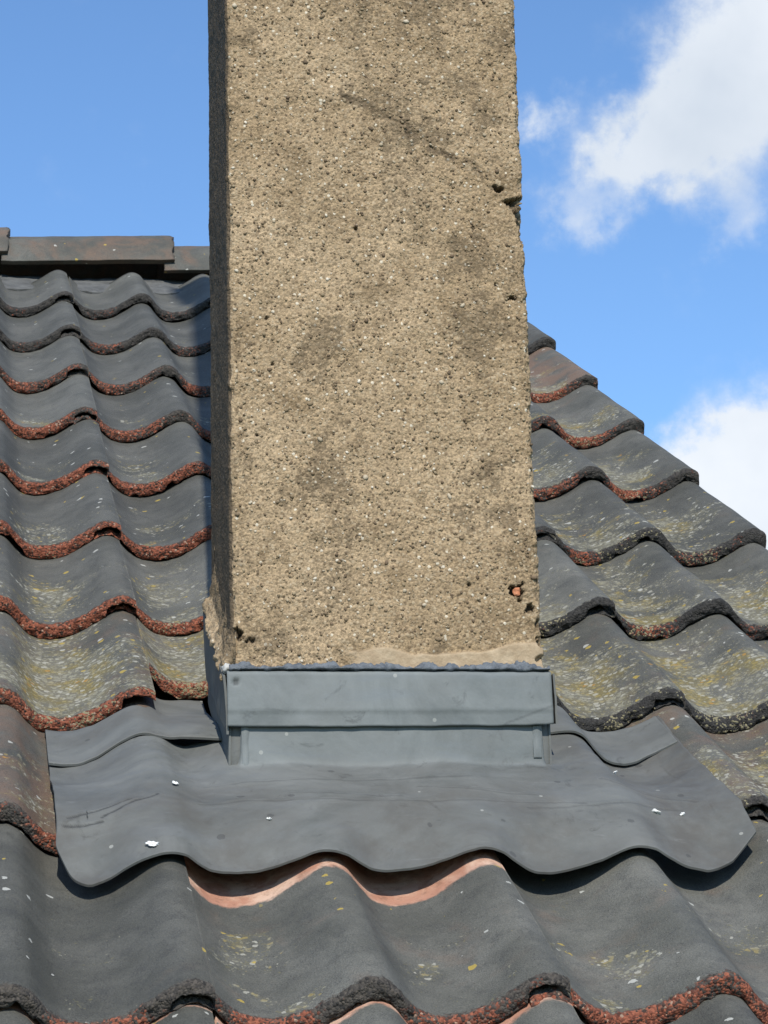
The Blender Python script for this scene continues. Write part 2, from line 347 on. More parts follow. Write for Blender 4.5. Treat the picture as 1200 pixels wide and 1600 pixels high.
# ---- roughcast render of the stack
def mat_render():
    s = NT('roughcast_render'); v = s.coords(jitter=False)
    dirt = s.attr('dirt'); patch = s.attr('patch'); pit_and_shade = s.attr('pit_and_shade')
    ca = s.sep(s.voro(v, 300, 'Color')); da = s.voro(v, 300)
    cb = s.sep(s.voro(v, 620, 'Color')); db = s.voro(v, 620)
    nb = s.noise(v, 5, 4, 0.6, 0.4); nm = s.noise(v, 24, 4, 0.65); nf = s.noise(v, 900, 3, 0.7)
    base = s.mix(s.step(nb, 0.3, 0.7), (0.290, 0.214, 0.131), (0.40, 0.305, 0.198))
    base = s.mix(s.math('MULTIPLY', s.step(nm, 0.48, 0.72), 0.6), base, (0.150, 0.106, 0.060))
    base = s.mix(0.7, base, s.mix(1.0, base, s.mix(cb[0], (0.52, 0.50, 0.47), (1.40, 1.36, 1.28)), 'MULTIPLY'))
    peb = s.math('LESS_THAN', da, 0.52)
    pc = s.mix(ca[1], (0.15, 0.104, 0.060), (0.43, 0.34, 0.225))
    pc = s.mix(s.math('GREATER_THAN', ca[2], 0.965), pc, (0.66, 0.60, 0.48))
    pc = s.mix(s.math('LESS_THAN', ca[2], 0.04), pc, (0.10, 0.072, 0.045))
    base = s.mix(s.math('MULTIPLY', s.math('MULTIPLY', peb, s.math('GREATER_THAN', ca[0], 0.45)), s.math('SUBTRACT', 0.75, s.math('MULTIPLY', patch, 0.7))), base, pc)
    base = s.mix(s.math('MULTIPLY', s.step(nf, 0.3, 0.7), 0.3), base, s.mix(1.0, base, (0.62, 0.60, 0.56), 'MULTIPLY'))
    # sooty algae in the crack, at pitted spots; darker corners; painted left-side shade
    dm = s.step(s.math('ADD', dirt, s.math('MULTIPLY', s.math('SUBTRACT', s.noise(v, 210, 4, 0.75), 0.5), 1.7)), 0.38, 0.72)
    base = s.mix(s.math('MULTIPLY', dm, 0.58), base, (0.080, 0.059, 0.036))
    base = s.mix(s.math('MULTIPLY', pit_and_shade, 0.85), base, (0.05, 0.038, 0.028))  # near-black in pits and crack; painted shade on the left flank
    base = s.mix(patch, base, s.mix(s.step(s.noise(v, 60, 5, 0.7), 0.35, 0.7), (0.31, 0.232, 0.148), (0.41, 0.322, 0.216)))
    h = s.math('ADD', s.math('SUBTRACT', 1.0, da), s.math('MULTIPLY', db, -0.5))
    nrm = s.bump(s.math('MULTIPLY', h, s.math('MULTIPLY_ADD', patch, -0.0006, 0.0010)), 0.9, 1.0)
    return s.done(base, 0.92, 0.2, nrm)

def mat_pebble():
    s = NT('render_pebbles'); t = s.attr('tone'); v = s.coords(jitter=False)
    n = s.n('ShaderNodeValToRGB'); s.t.links.new(t, n.inputs[0]); cr = n.color_ramp
    cr.elements[0].position = 0.0; cr.elements[0].color = (0.12, 0.085, 0.052, 1)
    cr.elements[1].position = 1.0; cr.elements[1].color = (0.66, 0.60, 0.49, 1)
    for p, c in ((0.10, (0.15, 0.105, 0.064)), (0.16, (0.19, 0.137, 0.083)), (0.5, (0.25, 0.19, 0.115)), (0.80, (0.33, 0.26, 0.165)), (0.93, (0.50, 0.43, 0.32))):
        e = cr.elements.new(p); e.color = (*c, 1)
    base = s.mix(s.step(s.noise(v, 800, 2, 0.6), 0.35, 0.7), n.outputs[0], s.mix(1.0, n.outputs[0], (0.75, 0.73, 0.7), 'MULTIPLY'))
    return s.done(base, 0.8, 0.3)
def mat_simple(name, a, b, sc, rough=0.9, bumpd=0.002, bscale=None, spec=0.25):
    s = NT(name); v = s.coords()
    base = s.mix(s.step(s.noise(v, sc, 5, 0.7, 0.5), 0.3, 0.7), a, b)
    return s.done(base, rough, spec, s.bump(s.noise(v, bscale or sc*3, 4, 0.65), 0.6, bumpd))

M_TILE = mat_tile()
M_LEAD = mat_lead('dull_lead')
M_RENDER = mat_render()
M_PEB = mat_pebble()
M_MORTAR = mat_simple('cement_mortar', (0.26, 0.215, 0.155), (0.42, 0.36, 0.27), 160, 0.95, 0.003, 300)
M_SEAL = mat_simple('grey_sealant', (0.07, 0.08, 0.095), (0.15, 0.165, 0.18), 120, 0.8, 0.003, 260)
M_PALE = mat_simple('pale_mortar', (0.34, 0.34, 0.32), (0.48, 0.47, 0.44), 150, 0.9, 0.002)
M_BED = mat_simple('grey_bedding_mortar', (0.075, 0.077, 0.076), (0.13, 0.132, 0.128), 30, 0.95, 0.004, 150)
M_FELT = mat_simple('black_underlay', (0.012, 0.012, 0.012), (0.02, 0.02, 0.02), 20)
M_BRICK = mat_simple('orange_brick', (0.42, 0.15, 0.07), (0.55, 0.24, 0.13), 150, 0.9, 0.002)
M_DROP = mat_simple('white_droppings', (0.70, 0.70, 0.67), (0.82, 0.82, 0.79), 200, 0.8, 0.001)
M_GRASS = mat_simple('lawn', (0.045, 0.075, 0.02), (0.075, 0.11, 0.035), 0.8, 0.95, 0.02)
def mat_wall():
    s = NT('red_brick_wall'); t = s.n('ShaderNodeTexCoord'); b = s.n('ShaderNodeTexBrick')
    mp = s.n('ShaderNodeMapping'); mp.inputs['Rotation'].default_value = (math.radians(90), 0, math.radians(90)); s.t.links.new(t.outputs['Object'], mp.inputs[0])
    s.t.links.new(mp.outputs[0], b.inputs['Vector']); b.inputs['Scale'].default_value = 1.0
    b.inputs['Brick Width'].default_value = 0.225; b.inputs['Row Height'].default_value = 0.075; b.inputs['Mortar Size'].default_value = 0.005
    b.inputs['Color1'].default_value = (0.25, 0.09, 0.055, 1); b.inputs['Color2'].default_value = (0.32, 0.13, 0.08, 1); b.inputs['Mortar'].default_value = (0.32, 0.29, 0.25, 1)
    return s.done(b.outputs['Color'], 0.9, 0.2)
M_WALL = mat_wall()

# ------------------------------------------------------------------ the setting
gx = np.array([[-2500, -2500, -5.2], [2500, -2500, -5.2], [2500, 2500, -5.2], [-2500, 2500, -5.2]], float)
ground = link('ground', mesh_np('ground', gx, [[0, 1, 2, 3]]), M_GRASS, None, False); ground['kind'] = 'structure'

# ------------------------------------------------------------------ the tiled roof
roof = empty('tiled_roof', 'pitched roof of dark grey wavy concrete tiles below and behind the chimney', 'roof')
roof.rotation_euler = (A, 0, 0); roof.location = (0, -H0*SA, H0*CA)

CREST = -0.018; RISE = 0.59; AMP = 0.0362
_pt = np.array([0, .05, .115, .20, .265, .33, .42, .53, .66, .79, .89, .955, 1.0])
_ph = np.array([1, .975, .845, .42, .155, .045, 0, .045, .225, .555, .835, .965, 1.0])
_tt = np.linspace(0, 1, 601)[:-1]; _lut = np.interp(_tt, _pt, _ph)
_ker = np.hanning(47); _ker /= _ker.sum()
_lut = np.convolve(np.concatenate([_lut[-60:], _lut, _lut[:60]]), _ker, 'same')[60:-60]
_lut = (_lut-_lut.min())/(_lut.max()-_lut.min())
def wave(x):
    """tile profile: 1 on a roll, 0 in a pan; the fall to the right of a roll is the steeper side"""
    t = ((np.asarray(x, float)-CREST)/0.15) % 1.0
    return np.interp(t*600, np.arange(601), np.append(_lut, _lut[0]))
def H(x): return -AMP*(1-wave(x))
TILT = 0.0188/G

def make_tile(seed, verge=False, length=None, nx=126, fine=True, cut=False):
    L = length or G+0.075
    LAP = 0.036
    xs = np.unique(np.concatenate([np.linspace(-LAP, TW, nx), [-0.0006, 0.0006, TW-LAP-0.0008, TW-LAP+0.0008]]))
    sn = 13 if fine else 5
    top_s = np.concatenate([np.linspace(L, 0.05, 15 if fine else 6)[:-1], np.linspace(0.05, 0.014, 12 if fine else 4)[:-1], np.linspace(0.014, 0.0, sn)])
    nt = len(top_s); nn = 12 if fine else 4
    bot_s = np.array([0.012, 0.05, L*0.5, L])
    under = sstep(0.0008, -0.0008, xs)                     # left underlap strip
    over = np.zeros_like(xs) if verge else sstep(TW-LAP-0.001, TW-LAP+0.001, xs)
    Hx = H(xs)
    rib = 0.0016*np.sin(xs/LAP*2*np.pi*2.0)*under
    top0 = Hx-0.0138*under+rib-0.0055*sstep(0.030, 0.0, xs)*(1-under)
    bot0 = Hx-0.0175-0.001*under-(0.007*sstep(TW-0.03, TW-0.004, xs) if verge else 0)
    bot0 = bot0*(1-over)+(Hx-0.0082)*over
    bot0 = np.minimum(bot0, top0-0.004)
    bot_body = Hx-0.0120-0.0075*under; bot_body = bot_body*(1-over)+(Hx-0.0082)*over
    bot_body = np.minimum(bot_body, top0-0.004)
    n = len(xs)
    Sg = np.zeros((n, nt+nn+len(bot_s))); Hg = np.zeros_like(Sg); nose = np.zeros_like(Sg)
    bev = 0.0034*np.clip(1-top_s/0.009, 0, 1)**2
    Sg[:, :nt] = top_s; Hg[:, :nt] = top0[:, None]-bev
    nose[:, :nt] = np.clip(1.05-top_s/0.017, 0, 1)
    tt = np.linspace(0, 1, nn+1)[1:]
    ht = (top0-0.0034)[:, None]; ht = np.maximum(ht, bot0[:, None]+0.0015)
    Hg[:, nt-1] = np.maximum(Hg[:, nt-1], ht[:, 0])
    Hg[:, nt:nt+nn] = ht*(1-tt)+bot0[:, None]*tt
    Sg[:, nt:nt+nn] = -0.0026*np.sin(tt*np.pi*0.6)+0.001*tt**3
    nose[:, nt:nt+nn] = 1
    Sg[:, nt+nn:] = bot_s; Hg[:, nt+nn:] = bot_body[:, None]; Hg[:, nt+nn] = (bot0*0.5+bot_body*0.5)
    nose[:, nt+nn:] = 0.7
    X = np.repeat(xs[:, None], Sg.shape[1], 1)
    ox, oy, oz = seed*1.37 % 50, seed*2.11 % 50, seed*0.7 % 50
    # surface unevenness and the crumbling nose
    Hg = Hg+0.0012*fbm(X+ox, Sg+oy, 0*X+oz, 11, 2, seed)
    k = np.clip(nose, 0, 1)**1.3; k[:, nt+nn:] = 0
    r1 = fbm(X+ox, Sg*0.8+oy, Hg+oz, 150, 3, seed+3, 0.6)
    r2 = fbm(X+ox, Sg*0+oy, Hg*0.4+oz, 38, 3, seed+5, 0.6)
    Sg = Sg+k*(0.0017*r1+0.0030*np.maximum(r2-0.05, -0.3))
    r3 = fbm(X+ox+9, Sg+oy, Hg+oz, 140, 3, seed+8, 0.6)
    kk = k.copy(); Hg = Hg+kk*(0.0016*r3)
    # chips knocked off the lower lip
    chip = np.clip(fbm(xs+ox, 0*xs+oy, 0*xs+oz, 55, 3, seed+21)-0.35, 0, 1)
    Hg[:, nt+nn//2:nt+nn] += (chip*0.010)[:, None]*np.linspace(0.3, 1, nn-nn//2)[None, :]
    Hh = Hg-TILT*np.maximum(Sg, 0)
    P = np.stack([X, Sg, Hh], -1)
    nv = P.shape[1]
    f = gridfaces(n, nv, close_v=True)
    me = bpy.data.meshes.new('roof_tile')
    faces = f.tolist()+[list(range(nv)), list(range((n-1)*nv, n*nv))[::-1]]
    val = np.repeat((1-wave(xs))[:, None], nv, 1)
    return faces, P.reshape(-1, 3), dict(nose=nose.ravel(), along=np.maximum(Sg, 0).ravel(), valley=val.ravel())

def add_tile(c, k, **kw):
    seed = (c+7)*31+(k+3)*7+1
    rnd = random.Random(seed)
    args = dict(verge=(c == 2), fine=(c >= -1), nx=126 if c >= -1 else 40)
    s0 = kw.get('s', (ROW0+k) if k <= 0 else k)*G
    if k == 9: args['length'] = 1.06*G
    if 'length' in kw: args['length'] = kw['length']
    faces, V, at = make_tile(seed, **args)
    if 'xmin' in kw or 'xmax' in kw:
        pass
    me = bpy.data.meshes.new('roof_tile'); me.from_pydata(V.tolist(), [], faces); me.update()
    for kk, vv in at.items():
        a = me.attributes.new(kk, 'FLOAT', 'POINT'); a.data.foreach_set('value', vv.astype(np.float32))
    o = link('roof_tile', me, M_TILE, roof)
    fl = [True]*len(me.polygons); fl[-1] = fl[-2] = False; me.polygons.foreach_set('use_smooth', fl)
    o.location = (c*TW+rnd.uniform(-0.0012, 0.0012), s0+rnd.uniform(-0.004, 0.004), rnd.uniform(-0.0006, 0.0008)+kw.get('dz', 0))
    o.rotation_euler = (rnd.uniform(-0.002, 0.002)+kw.get('rx', 0), rnd.uniform(-0.003, 0.003), rnd.uniform(-0.007, 0.007))
    o['rust'] = float(kw.get('rust', 0.35)); o['lichen'] = float(kw.get('lichen', 0.1)); o['brown'] = float(kw.get('brown', 0.1))
    o['bare'] = float(kw.get('bare', 9.0)); o['soot'] = float(kw.get('soot', 0.3))
    return o

# per tile: rust, lichen, brown, soot; the rest follow the general look of their row
T = {}
for k, (ru, li, br, so) in {9: (0.02, 0.20, 0.15, 0.7), 8: (0.12, 0.15, 0.1, 0.6), 7: (0.36, 0.2, 0.1, 0.4), 6: (0.52, 0.25, 0.1, 0.3),
                            5: (0.72, 0.35, 0.1, 0.2), 4: (0.85, 0.48, 0.1, 0.1), 3: (0.90, 0.62, 0.15, 0.1), 2: (0.66, 1.05, 0.45, 0.1), 1: (0.45, 0.62, 0.72, 0.2),
                            0: (0.28, 0.35, 0.25, 0.2), -1: (0.4, 0.3, 0.2, 0.2), -2: (0.4, 0.3, 0.2, 0.2)}.items():
    for c in (-3, -2, -1, 0): T[c, k] = dict(rust=ru, lichen=li, brown=br, soot=so)
T[-1, 6]['rust'] = 0.7; T[0, 7]['rust'] = 0.35
for k, (ru, li, br, so) in {9: (0.1, 0.2, 0.2, 0.6), 8: (0.15, 0.25, 0.2, 0.8), 7: (0.52, 0.60, 0.75, 0.6), 6: (0.46, 0.66, 0.3, 0.7), 5: (0.42, 0.72, 0.2, 0.7),
                            4: (0.22, 0.74, 0.2, 0.9), 3: (0.05, 0.86, 0.2, 1.0), 2: (-0.1, 0.96, 0.35, 1.0), 1: (0.2, 0.92, 0.6, 0.7),
                            0: (0.70, 0.42, 0.35, 0.1), -1: (0.5, 0.3, 0.2, 0.2), -2: (0.5, 0.3, 0.2, 0.2)}.items():
    for c in (1, 2): T[c, k] = dict(rust=ru, lichen=li, brown=br, soot=so)
T[0, 0].update(rust=0.42, brown=0.3, bare=0.256); T[0, -1].update(bare=0.316); T[-1, -1].update(bare=0.322)
T[1, -1].update(bare=0.325); T[1, 3]['lichen'] = 0.72; T[2, 4]['lichen'] = 0.72
T[-1, 0].update(lichen=0.30, brown=0.18)
for k in range(-2, 10):
    for c in (-3, -2, -1, 0, 1, 2):
        kw = dict(T[c, k])
        if c == 0 and k == 2: kw.update(s=2.30, length=0.30, dz=0.006, rx=-0.04)      # cut short above the side flashing
        if c == 0 and k == 1: kw.update(dz=-0.022)                          # wholly under the lead
        add_tile(c, k, **kw)

# roofing underlay, ridge bedding, gable below the verge
def boxmesh(x0, x1, y0, y1, z0, z1):
    v = [(x, y, z) for x in (x0, x1) for y in (y0, y1) for z in (z0, z1)]
    f = [(0, 1, 3, 2), (4, 6, 7, 5), (0, 4, 5, 1), (2, 3, 7, 6), (0, 2, 6, 4), (1, 5, 7, 3)]
    return np.array(v, float), [list(q) for q in f]
v, f = boxmesh(-2.6, 0.86, -4.2, 10.32*G, -0.13, -0.086)
link('underlay', mesh_np('underlay', v, f), M_FELT, roof, False)
yr = 10.35*G*CA; zr = 10.35*G*SA-0.09
ye = -4.2*CA; ze = -4.2*SA-0.15
gv = []
for x in (-2.6, 0.84):
    for y, z in ((ye+0.35, -5.2), (2*yr-ye-0.35, -5.2), (2*yr-ye, ze), (yr, zr-0.05), (ye, ze)): gv.append((x, y, z))
gable = link('gable_wall', mesh_np('gable_wall', gv, [[0, 1, 2, 3, 4], [9, 8, 7, 6, 5], [0, 4, 9, 5], [1, 6, 7, 2], [2, 7, 8, 3], [3, 8, 9, 4], [0, 5, 6, 1]]), M_WALL, roof, False)
gable.matrix_parent_inverse = Matrix.Rotation(-A, 4, 'X') @ Matrix.Translation((0, H0*SA, -H0*CA))

# bedding strip behind the heads of the top row
xs = np.linspace(-0.9, 0.9, 220); ss = np.linspace(9.78*G, 10.26*G, 9)
X, S = np.meshgrid(xs, ss, indexing='ij')
Hh = -0.046+0.0025*fbm(X, S, 0*X, 30, 3, 4)+0.002*fbm(X, S, 0*X, 7, 1, 6)
sheet('ridge_bedding', np.stack([X, S, Hh], -1), np.array([0, 0, -0.03]), M_BED, roof)

# ridge tiles: each right end rides over the next one
prof = np.array([(0.0, 0.0), (0.010, 0.022), (0.024, 0.048), (0.044, 0.071), (0.075, 0.090), (0.115, 0.097), (0.155, 0.090), (0.186, 0.071), (0.206, 0.048), (0.220, 0.022), (0.230, 0.0)])
prof[:, 1] *= 0.90
RY, RZ = 10.13*G*CA-0.004, 10.13*G*SA-0.0020
def ridge_tile(x0, x1, dz0, dz1, seed, **kw):
    t = np.linspace(0, len(prof)-1, 61); pi = np.stack([np.interp(t, np.arange(len(prof)), prof[:, i]) for i in (0, 1)], -1)
    xs = np.linspace(x0, x1, 60); P = np.zeros((60, 61, 3))
    for i, x in enumerate(xs):
        q = (x-x0)/(x1-x0)
        P[i, :, 0] = x; P[i, :, 1] = RY+pi[:, 0]; P[i, :, 2] = RZ+pi[:, 1]+dz0*(1-q)+dz1*q
    n = fbm(P[..., 0]*1.0, P[..., 1], P[..., 2], 30, 3, seed)
    P[..., 2] += 0.0012*n; P[..., 1] += 0.001*n
    jag = 0.0022*fbm(P[..., 1], P[..., 2], 0*P[..., 0], 60, 3, seed+2)
    P[-1, :, 0] += jag[-1]*2; P[0, :, 0] += jag[0]
    cen = np.array([0, RY+0.115, RZ-0.02]); d = cen-P; d[..., 0] = 0
    d /= np.linalg.norm(d, axis=-1, keepdims=True)
    o = sheet('ridge_tile', P, d*0.015, M_TILE, roof, dict(nose=np.zeros((60, 61)), along=np.full((60, 61), 0.5), valley=np.full((60, 61), 0.2)))
    o.matrix_parent_inverse = Matrix.Rotation(-A, 4, 'X') @ Matrix.Translation((0, H0*SA, -H0*CA))
    for a, b in dict(rust=0.1, lichen=0.12, brown=0.62, bare=9.0, soot=0.5, **kw).items(): o[a] = float(b)
for i, (x0, x1, d0, d1) in enumerate([(-0.82, -0.45, 0.0, 0.016), (-0.47, -0.121, 0.004, 0.022), (-0.135, 0.226, -0.001, 0.014), (0.205, 0.56, -0.011, 0.004), (0.54, 0.89, -0.012, 0.004)]):
    ridge_tile(x0, x1, d0, d1, 40+i)

# ------------------------------------------------------------------ the chimney
chim = empty('chimney', 'tall tan roughcast chimney stack standing on the tiled roof', 'chimney', (0, 0, 0))
ZF0, ZF1 = 0.285, 1.13                                            # finely modelled stretch
def build_stack():
    R = 0.008
    def seg(a, b, n): return np.linspace(0, 1, n, endpoint=False)[:, None]*(np.array(b)-np.array(a))+np.array(a)
    def arc(cx, cy, a0, a1, n):
        t = np.radians(np.linspace(a0, a1, n, endpoint=False)); return np.stack([cx+R*np.cos(t), cy+R*np.sin(t)], -1)
    pts = np.concatenate([
        seg((CX0+R, CY0), (CX1-R, CY0), 262), arc(CX1-R, CY0+R, -90, 0, 14),
        seg((CX1, CY0+R), (CX1, CY1-R), 40), arc(CX1-R, CY1-R, 0, 90, 6),
        seg((CX1-R, CY1), (CX0+R, CY1), 30), arc(CX0+R, CY1-R, 90, 180, 10),
        seg((CX0, CY1-R), (CX0, CY0+R), 100), arc(CX0+R, CY0+R, 180, 270, 14)])
    nl = len(pts)
    tang = np.roll(pts, -1, 0)-np.roll(pts, 1, 0); tang /= np.linalg.norm(tang, axis=1, keepdims=True)
    nrm = np.stack([tang[:, 1], -tang[:, 0]], -1)
    zz = np.concatenate([[0.02, 0.15, 0.25], np.linspace(ZF0, ZF1, 690), np.linspace(ZF1, 3.45, 60)[1:]])
    X = np.repeat(pts[None, :, 0], len(zz), 0); Y = np.repeat(pts[None, :, 1], len(zz), 0); Z = np.repeat(zz[:, None], nl, 1)
    # the left arris leans in by a few millimetres towards the top
    lean = np.clip((Z-0.34)/0.72, 0, 1.5)
    X = X+0.003*lean*np.clip((CX1-X)/(CX1-CX0), 0, 1)
    U = np.where(np.abs(nrm[:, 1]) > 0.7, pts[:, 0], pts[:, 1]+3.0)[None, :]+0*Z
    d1, id1 = worley(U, Z, 230, 3); d2, id2 = worley(U, Z, 430, 8)
    big = fbm(X, Y, Z, 9, 3, 11); mid = fbm(X, Y, Z, 45, 3, 14); fin = fbm(X, Y, Z, 260, 2, 19)
    front = (nrm[:, 1] < -0.7)[None, :]+0*Z
    disp = 0.0016*big+0.0012*mid+0.0006*fin+0.0010*(0.55-d1)*(0.25+0.75*id1)+0.0007*(0.5-d2)
    # left flank is rubbed smoother
    left = (nrm[:, 0] < -0.7)[None, :]+0*Z
    disp = np.where(left > 0, disp*0.4, disp)
    # mortar patch along the foot of the right half
    pe = 0.338+0.005*fbm(X, 0*X, 0*X, 22, 3, 31)+0.007*sstep(0.30, 0.385, X)
    patch = sstep(0.0015, -0.0015, Z-pe)*sstep(0.185, 0.200, X+0.008*fbm(Z, X, 0*X, 60, 2, 5))*front
    disp = disp*(1-0.75*patch)+patch*(0.0035+0.0008*mid)
    dirt = np.zeros_like(Z); pit_and_shade = np.zeros_like(Z)
    def crack(pl, width, depth, dirtw, dk=1.0):
        nonlocal disp, dirt, pit_and_shade
        w1 = 0.007*fbm(X, Y, Z, 60, 4, 51, 0.65); w2 = 0.007*fbm(X, Y, Z, 60, 4, 57, 0.65)
        best = np.full(Z.shape, 9.0)
        for (x0, z0), (x1, z1) in zip(pl[:-1], pl[1:]):
            dx, dz = x1-x0, z1-z0; t = np.clip(((X+w1-x0)*dx+(Z+w2-z0)*dz)/(dx*dx+dz*dz), 0, 1)
            best = np.minimum(best, np.hypot(X+w1-x0-t*dx, Z+w2-z0-t*dz))
        on = front
        disp = disp-depth*sstep(width, width*0.2, best)*on*np.clip(0.7+0.7*mid, 0, 1.3)
        dirt = np.maximum(dirt, dk*sstep(dirtw, dirtw*0.2, best)*on)
        pit_and_shade = np.maximum(pit_and_shade, 0.5*dk*sstep(dirtw*0.45, dirtw*0.1, best)*on*np.clip(0.55+1.1*mid+0.5*fin, 0, 1))
    # diagonal crack and its branches, fainter hairlines
    crack([(0.194, 0.958), (0.211, 0.955), (0.230, 0.945), (0.252, 0.926), (0.268, 0.909), (0.288, 0.896), (0.312, 0.884)], 0.0022, 0.0020, 0.0110, 1.0)
    crack([(0.268, 0.909), (0.285, 0.923), (0.300, 0.935)], 0.002, 0.001, 0.011, 0.62)
    crack([(0.312, 0.884), (0.340, 0.872), (0.362, 0.852)], 0.002, 0.001, 0.009, 0.55)
    crack([(0.100, 0.805), (0.095, 0.765), (0.088, 0.735)], 0.002, 0.0008, 0.005, 0.45)
    crack([(0.078, 0.70), (0.077, 0.62), (0.079, 0.55), (0.076, 0.48)], 0.002, 0.0012, 0.005, 0.55)
    # rusty-dark pitted areas
    dirt = np.maximum(dirt, 0.66*sstep(0.10, 0.85, fbm(X, Y, Z, 12, 5, 77, 0.6))*front)
    stain = fbm(X*1.0, Y, Z*0.28, 16, 4, 83, 0.6)
    dirt = np.maximum(dirt, 0.50*sstep(0.10, 0.85, stain)*front)
    dirt = np.maximum(dirt, 0.34*sstep(0.20, 0.07, X)*front*np.clip(0.75+0.6*mid, 0, 1.2))
    dirt = np.maximum(dirt, 0.62*np.exp(-(((X-0.105)/0.055)**2+((Z-0.345)/0.035)**2))*front)
    dirt = np.maximum(dirt, 0.45*np.exp(-(((X-0.205)/0.040)**2+((Z-0.337)/0.010)**2))*front)
    dirt = np.maximum(dirt, 0.30*np.exp(-(((X-0.23)/0.13)**2+((Z-0.58)/0.03)**2))*front)
    dirt = np.maximum(dirt, 0.32*sstep(0.012, 0.002, X-CX0-0.003*lean)+0.30*sstep(0.010, 0.0, CX1-X))  # both front arrises darker
    dirt = np.maximum(dirt, left*(0.9+0.25*big)); pit_and_shade = np.maximum(pit_and_shade, 0.58*left)  # shade of the grazing-lit left flank painted into its colour
    for x, z, rx, rz, dep in [(0.3655, 0.850, 0.0055, 0.0035, 0.010), (0.3600, 0.8535, 0.0035, 0.002, 0.006), (0.383, 0.836, 0.011, 0.0065, 0.012), (0.3885, 0.824, 0.0065, 0.016, 0.010), (0.3905, 0.804, 0.0050, 0.019, 0.008),
                              (0.3745, 0.726, 0.0060, 0.0022, 0.008), (0.357, 0.742, 0.002, 0.002, 0.004), (0.368, 0.400, 0.0075, 0.008, 0.011), (0.3805, 0.383, 0.0050, 0.0055, 0.010),
                              (0.387, 0.366, 0.0030, 0.005, 0.007), (0.388, 0.347, 0.0035, 0.006, 0.006), (0.387, 0.329, 0.004, 0.004, 0.006), (0.0715, 0.354, 0.0055, 0.0065, 0.012), (0.085, 0.347, 0.006, 0.003, 0.006),
                              (0.118, 1.036, 0.0017, 0.0018, 0.005), (0.205, 0.800, 0.0018, 0.0018, 0.005), (0.335, 0.806, 0.002, 0.002, 0.004), (0.275, 0.555, 0.0018, 0.0018, 0.004), (0.282, 0.53, 0.0022, 0.0016, 0.004),
                              (0.176, 0.485, 0.0026, 0.0013, 0.005), (0.106, 0.697, 0.002, 0.002, 0.004), (0.112, 0.645, 0.0018, 0.0014, 0.004), (0.094, 0.567, 0.0016, 0.0018, 0.004), (0.315, 0.408, 0.002, 0.002, 0.004)]:
        q = np.hypot((X-x)/rx+0.55*fbm(X, Y, Z, 190, 3, 91, 0.6), (Z-z)/rz+0.55*fbm(X, Y, Z, 190, 3, 95, 0.6))
        ok = np.clip(front+(X > CX1-0.015)*(Y < CY0+0.02), 0, 1)
        disp = disp-dep*sstep(1.1, 0.65, q)*ok
        pit_and_shade = np.maximum(pit_and_shade, sstep(1.0, 0.75, q)*ok*0.9); dirt = np.maximum(dirt, 0.6*sstep(1.8, 1.0, q)*ok)
    # crumbling arrises
    edge = np.exp(-(((CX1-X)/0.006)**2+((Y-CY0)/0.006)**2))+np.exp(-(((X-CX0-0.003*lean)/0.006)**2+((Y-CY0)/0.006)**2))
    disp = disp+edge*0.0022*fbm(X, Y, Z, 90, 3, 71)
    fine_zone = sstep(1.5, 1.2, Z)
    disp = disp*(0.3+0.7*fine_zone)
    X = X+disp*nrm[None, :, 0]; Y = Y+disp*nrm[None, :, 1]
    P = np.stack([X, Y, Z], -1)
    f = gridfaces(len(zz), nl, close_v=True)
    me = mesh_np('rendered_stack', P.reshape(-1, 3), f, dict(dirt=dirt, patch=patch, pit_and_shade=pit_and_shade))
    return me, nl, len(zz)
me, nl, nz = build_stack()
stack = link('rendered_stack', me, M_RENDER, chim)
# flat cement cap far above the frame closes the stack
v, f = boxmesh(CX0-0.03, CX1+0.03, CY0-0.03, CY1+0.03, 3.44, 3.52)
link('cap', mesh_np('cap', v, f), M_MORTAR, chim, False)

